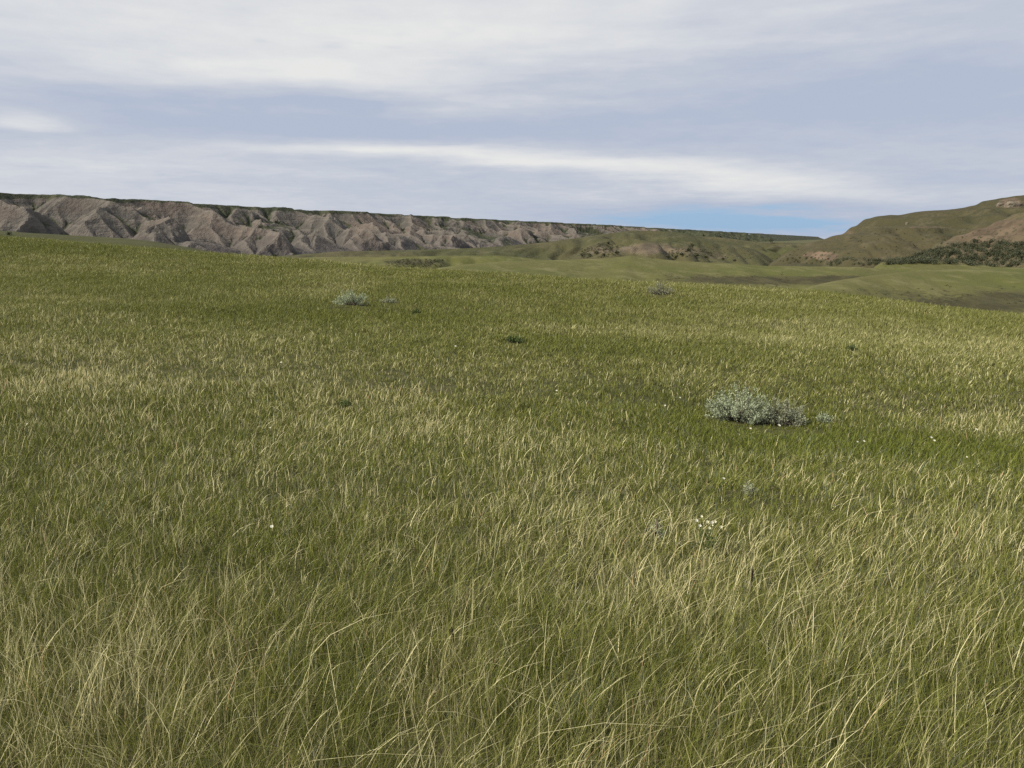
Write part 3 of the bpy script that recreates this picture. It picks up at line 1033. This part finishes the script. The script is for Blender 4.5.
thicket('low_brush', [(690, 243, 252), (740, 247, 260), (800, 250, 262), (840, 240, 262), (900, 228, 258), (985, 226, 240)], 110, 0.8, M_brush,
        'low brush speckled over the slopes of the big hill', 37, 0.6)

SHRUBS = [(590, 257, 8, 7), (597, 254, 9, 8), (604, 256, 8, 6), (611, 250, 8, 7), (617, 254, 7, 6), (608, 244, 5, 4), (582, 256, 7, 5),
          (676, 259, 7, 6), (683, 256, 8, 7), (689, 251, 7, 6), (692, 246, 6, 5), (697, 256, 7, 5), (668, 258, 6, 4), (706, 258, 7, 4), (735, 261, 8, 4), (722, 260, 7, 4)]
rs = np.random.default_rng(51)
for i, (x, y, w, h) in enumerate(SHRUBS):
    p = hit(x, y)
    if p is None:
        continue
    k_ = p.y / FPX
    left = x < 640
    lab = 'dark shrub in the left gully on the face of the centre hill' if left else 'dark shrub in the right gully on the face of the centre hill'
    grp = 'dark shrubs in the left gully of the centre hill' if left else 'dark shrubs in the right gully of the centre hill'
    r_ = empty('shrub', p, lab, 'shrub', grp)
    V, F = bush_leaves(rs, w * k_ * 0.5, h * k_ * 0.5, 150, 0.4)
    link('foliage', mesh_np('foliage', V, F), M_scrub2, r_)

# single shrub on the skyline of the left swell, and the small tree far off
p = hit(9, 235)
if p is not None:
    k_ = p.y / FPX
    r_ = empty('shrub', p, 'lone dark shrub standing on the far crest at the left edge', 'shrub')
    V, F = bush_leaves(rs, 4.0 * k_, 3.4 * k_, 220, 0.12)
    link('foliage', mesh_np('foliage', V, F), M_scrub, r_)
    link('stem', mesh_np('stem', *tube_verts(np.array([(0, 0, -0.1), (0.01, 0, 0.1), (0, 0.01, 1.6 * k_)]), (0.03, 0.025, 0.015), 6)), M_bark, r_)
p = hit(770, 243.5)
if p is not None:
    k_ = p.y / FPX
    r_ = empty('tree', p, 'small dark tree on the far ridge left of the big hill', 'tree')
    V, F = bush_leaves(rs, 5.5 * k_, 5.0 * k_, 260, 0.75)
    link('crown', mesh_np('crown', V + np.array((0, 0, 1.0 * k_)), F), M_scrub, r_)
    link('trunk', mesh_np('trunk', *tube_verts(np.array([(0, 0, -0.5), (0.05, 0, 1.0), (0, 0.05, 3.4 * k_)]), (0.22, 0.18, 0.08), 7)), M_bark, r_)


# ------------------------------------------------------------------ rocks
def rock(name, px, py, wpx, hpx, label, seed, deep=0.7):
    p = hit(px, py)
    if p is None:
        return
    k_ = p.y / FPX
    W, H = wpx * k_, hpx * k_
    n1, n2 = 26, 14
    u = np.linspace(0, 2 * math.pi, n1, endpoint=False)
    v = np.linspace(-0.5, 1, n2) * math.pi / 2
    U, V_ = np.meshgrid(u, v)
    sq = lambda q: np.sign(q) * np.abs(q) ** 0.55
    D = np.stack([sq(np.cos(U)) * np.cos(V_) ** 0.6, sq(np.sin(U)) * np.cos(V_) ** 0.6, sq(np.sin(V_))], -1)
    q = 1 + 0.20 * fbm(D[..., 0] * 2.2 + seed, D[..., 1] * 2.2 + D[..., 2] * 3.0, 4, seed)
    P = D * q[..., None] * np.array((W / 2, W / 2 * deep, H))
    P[..., 2] += 0.05 * H * np.sin(P[..., 2] / H * 14)            # bedding ledges
    F = []
    for i in range(n2 - 1):
        for j in range(n1):
            a, b = i * n1 + j, i * n1 + (j + 1) % n1
            F.append((a, b, b + n1, a + n1))
    o = link(name, mesh_np(name, P.reshape(-1, 3), np.array(F)), M_stone)
    o.location = p
    o['label'] = label
    o['category'] = 'rock'


rock('boulder', 907, 224.3, 2.8, 2.0, 'single pale boulder on the bench of the big hill', 3)
rock('rock_outcrop', 1014, 206.5, 16, 4.4, 'wide pale sandstone outcrop near the top of the big hill', 5, 0.5)
rock('rock_outcrop', 1000, 205.5, 6, 2.6, 'smaller pale outcrop, left of the wide one near the top of the big hill', 7, 0.6)


# ------------------------------------------------------------------ grass
M_grass = grass_material()


def patch_fields(X, Y):
    """how dry, and how lush the sward is at a place"""
    dry = 0.46 + 0.36 * fbm(X * 0.55, Y * 0.38, 4, 101, 0.6)
    dry = dry + 0.18 * fbm(X * 0.09, Y * 0.09, 3, 77)
    lush = 0.5 + 0.6 * fbm(X * 0.16, Y * 0.16, 3, 55)
    sx, sy = project(np.stack([X, Y, meadow_z(X, Y)], -1))
    for (cx, cy, rx, ry, tilt, s) in SWALES:
        g = np.exp(-((sx - cx) / rx) ** 2 - ((sy - cy - (sx - cx) * tilt) / ry) ** 2)
        lush = lush + s * g
        dry = dry - 0.42 * s * g
    return dry, lush


# damp hollows in the meadow, where the sward is greener (and dry knolls, negative)
SWALES = [(330, 312, 150, 14, 0.02, 0.8), (900, 450, 260, 18, 0.06, 0.75), (560, 345, 140, 14, 0.1, 0.35), (760, 408, 120, 20, 0.1, 0.5),
          (120, 292, 150, 10, 0.05, 0.3), (60, 250, 160, 6, 0.08, 0.3), (560, 400, 200, 25, 0.1, 0.3), (60, 380, 110, 26, 0.05, -0.4), (420, 395, 200, 22, 0.05, -0.25),
          (940, 545, 130, 40, 0.0, -0.35), (300, 560, 80, 40, 0, 0.3), (120, 665, 110, 75, 0.0, -0.30), (440, 690, 70, 60, 0, -0.2), (650, 600, 130, 30, 0, -0.3), (330, 690, 60, 70, 0, 0.35), (560, 700, 60, 60, 0, 0.3), (700, 560, 220, 30, 0.05, -0.2), (880, 345, 200, 20, 0.1, -0.12)]


def make_blades(X, Y, h, w, lx, ly, bend, tint, nseg):
    """one blade per entry: curved, tapered strips"""
    n = len(X)
    Z0 = meadow_z(X, Y) - 0.015
    yaw = rng.uniform(0, math.pi, n)
    wx, wy = np.cos(yaw) * w * 0.5, np.sin(yaw) * w * 0.5
    ss = np.linspace(0, 1, nseg + 1)
    kink = rng.normal(0, 0.055, (n, 2))
    nv = 2 * nseg + 1
    V = np.empty((n, nv, 3), np.float32)
    for i, s in enumerate(ss):
        hor = (1 - bend) * s + bend * s ** 2.2
        lean = np.hypot(lx, ly)
        cx = X + h * (lx * hor + kink[:, 0] * math.sin(3 * s))
        cy = Y + h * (ly * hor + kink[:, 1] * math.sin(3 * s))
        cz = Z0 + h * (s - 0.30 * np.clip(lean, 0, 1.4) * hor * s)
        tp = (1.0, 0.95, 0.75, 0.5, 0.3)[i] if nseg > 3 else (1 - 0.45 * s)
        if i < nseg:
            V[:, 2 * i, 0], V[:, 2 * i, 1], V[:, 2 * i, 2] = cx - wx * tp, cy - wy * tp, cz
            V[:, 2 * i + 1, 0], V[:, 2 * i + 1, 1], V[:, 2 * i + 1, 2] = cx + wx * tp, cy + wy * tp, cz
        else:
            V[:, 2 * i, 0], V[:, 2 * i, 1], V[:, 2 * i, 2] = cx, cy, cz
    base = (np.arange(n) * nv)[:, None]
    q = np.concatenate([np.stack([base[:, 0] + 2 * i, base[:, 0] + 2 * i + 1, base[:, 0] + 2 * i + 3, base[:, 0] + 2 * i + 2], -1) for i in range(nseg - 1)])
    t = np.stack([base[:, 0] + 2 * nseg - 2, base[:, 0] + 2 * nseg - 1, base[:, 0] + 2 * nseg], -1)
    C = np.repeat(tint.astype(np.float32)[:, None, :], nv, 1)
    return V.reshape(-1, 3), q, t, C.reshape(-1, 3)


def sample_wedge(n, y0, y1):
    Y = np.sqrt(rng.uniform(y0 ** 2, y1 ** 2, n))
    X = rng.uniform(-1, 1, n) * (0.74 * Y + 3.2)
    return X, Y


def lerp(a, b, t):
    return np.asarray(a)[None] + (np.asarray(b) - np.asarray(a))[None] * t[:, None]


def sward(name, y0, y1, density, nseg, wpx, wmin, clump=10, hscale=1.0):
    area = 0.74 * (y1 ** 2 - y0 ** 2) + 6.4 * (y1 - y0)
    nc = int(area * density / clump)
    CX, CY = sample_wedge(nc, y0, y1)
    dryc, lushc = patch_fields(CX, CY)
    n = nc * clump
    rep = np.repeat(np.arange(nc), clump)
    spread = 0.045 if y0 < 12 else 0.10
    X = CX[rep] + rng.normal(0, spread, n)
    Y = CY[rep] + rng.normal(0, spread, n)
    dry, lush = dryc[rep], lushc[rep]
    cl = rng.normal(0, 1, nc)[rep]
    kind = rng.uniform(0, 1, n)
    dry = dry - np.interp(Y, [10, 26, 45], [0.0, 0.10, 0.17])
    pdry = np.clip(0.10 + 0.85 * (dry - 0.22), 0.06, 0.72)
    tuft = np.where(rng.uniform(0, 1, nc) < 0.30, 2.1, 0.55)[rep]          # dry stems stand in tussocks
    is_straw = kind < np.clip(pdry * 0.46 * tuft, 0, 0.9)
    is_litter = (kind > 0.92)
    h = np.where(is_straw, rng.gamma(6, 0.047, n) * (0.85 + 0.3 * (dry - 0.4)), rng.gamma(8, 0.0275, n) * (0.85 + 0.35 * lush))
    h = np.where(is_litter, h * 0.8, h) * (1 + 0.12 * cl) * hscale
    h = np.clip(h * np.interp(np.hypot(X, Y), [2, 3.2, 5, 12, 30, 60], [0.80, 0.52, 0.37, 0.37, 0.56, 0.66]), 0.035, 0.45)
    keep = np.ones(n, bool)
    for (ex, ey, er) in CLEAR:
        d = np.hypot(X - ex, (Y - ey) / 0.8)
        keep &= d > er * 0.8
        front = np.exp(-((X - ex) / (er * 1.3)) ** 2 - ((Y - ey + er * 1.2) / (er * 1.6)) ** 2)
        h = h * (1 - 0.55 * front)
    w = np.maximum(wmin, wpx * Y / FPX) * rng.uniform(0.65, 1.35, n) * np.where(is_straw, np.interp(Y, [2.4, 3.4, 8], [1.3, 1.05, 1.0]), 1.0)
    gust = fbm(X * 0.5, Y * 0.5, 2, 201)
    lx = np.where(is_straw, 0.15, 0.05) + 0.22 * gust + rng.normal(0, 0.23, n) + 0.26 * rng.normal(0, 1, nc)[rep]
    ly = 0.02 + rng.normal(0, 0.20, n) + 0.16 * rng.normal(0, 1, nc)[rep]
    flat = is_litter
    ang = rng.uniform(0, 2 * math.pi, n)
    lx = np.where(flat, 1.5 * np.cos(ang), lx)
    ly = np.where(flat, 1.1 * np.sin(ang), ly)
    arc = rng.uniform(0, 1, n) < 0.08
    lx = np.where(arc, lx * 2.2, lx)
    bend = np.where(arc, 1.0, np.clip(rng.normal(0.55, 0.25, n), 0, 1))
    v = rng.uniform(0, 1, n)
    g1 = lerp((0.056, 0.071, 0.009), (0.205, 0.228, 0.038), v ** 1.1)
    g2 = lerp((0.088, 0.097, 0.018), (0.295, 0.300, 0.080), v ** 1.1)
    tone = np.clip(lush * 0.9 + rng.normal(0, 0.25, n), 0, 1)
    green = g2 + (g1 - g2) * tone[:, None]
    straw = lerp((0.34, 0.310, 0.135), (0.82, 0.745, 0.43), v)
    pink = rng.uniform(0, 1, n) < 0.025
    straw = np.where(pink[:, None], straw * np.array((0.95, 0.72, 0.72)), straw)
    litter = lerp((0.12, 0.10, 0.055), (0.29, 0.25, 0.155), v)
    grey = rng.uniform(0, 1, n) < 0.06
    tint = np.where(is_straw[:, None], straw, green)
    tint = np.where((grey & ~is_straw)[:, None], lerp((0.10, 0.125, 0.075), (0.20, 0.23, 0.155), v), tint)
    tint = np.where(is_litter[:, None], litter, tint)
    even = (np.interp(Y, [9, 24], [0.0, 0.55]))[:, None]                        # far off only the mixed colour of each patch is left
    tint = tint * (1 - even) + even * (np.array((0.156, 0.163, 0.039)) + np.clip(dry - 0.1, 0, 1)[:, None] * np.array((0.20, 0.17, 0.10)))
    return make_blades(X[keep], Y[keep], h[keep], w[keep], lx[keep], ly[keep], bend[keep], tint[keep], nseg)


def joined(name, parts, label):
    off, Vs, Qs, Ts, Cs = 0, [], [], [], []
    for V, q, t, C in parts:
        Vs.append(V)
        Qs.append(q + off)
        Ts.append(t + off)
        Cs.append(C)
        off += len(V)
    me = mesh_np(name, np.concatenate(Vs), np.concatenate(Qs), np.concatenate(Ts), {'tint': np.concatenate(Cs)})
    o = link(name, me, M_grass, kind='stuff')
    o['label'] = label
    o['category'] = 'grass'
    return o


GRASS = [
    sward('foot', 0.9, 3.4, 8500, 4, 0.62, 0.0017, 12),
    sward('near', 3.4, 5.0, 5600, 4, 0.64, 0.0018, 11),
    sward('mid', 5.0, 11.0, 2700, 4, 0.66, 0.0024, 10),
    sward('farther', 11.0, 24.0, 1200, 3, 0.6, 0.0024, 8, 0.92),
    sward('far', 24.0, 66.0, 440, 2, 0.52, 0.0024, 6, 0.95)]
joined('prairie_grass', GRASS, 'tall green and straw coloured prairie grass leaning to the right across the whole meadow')
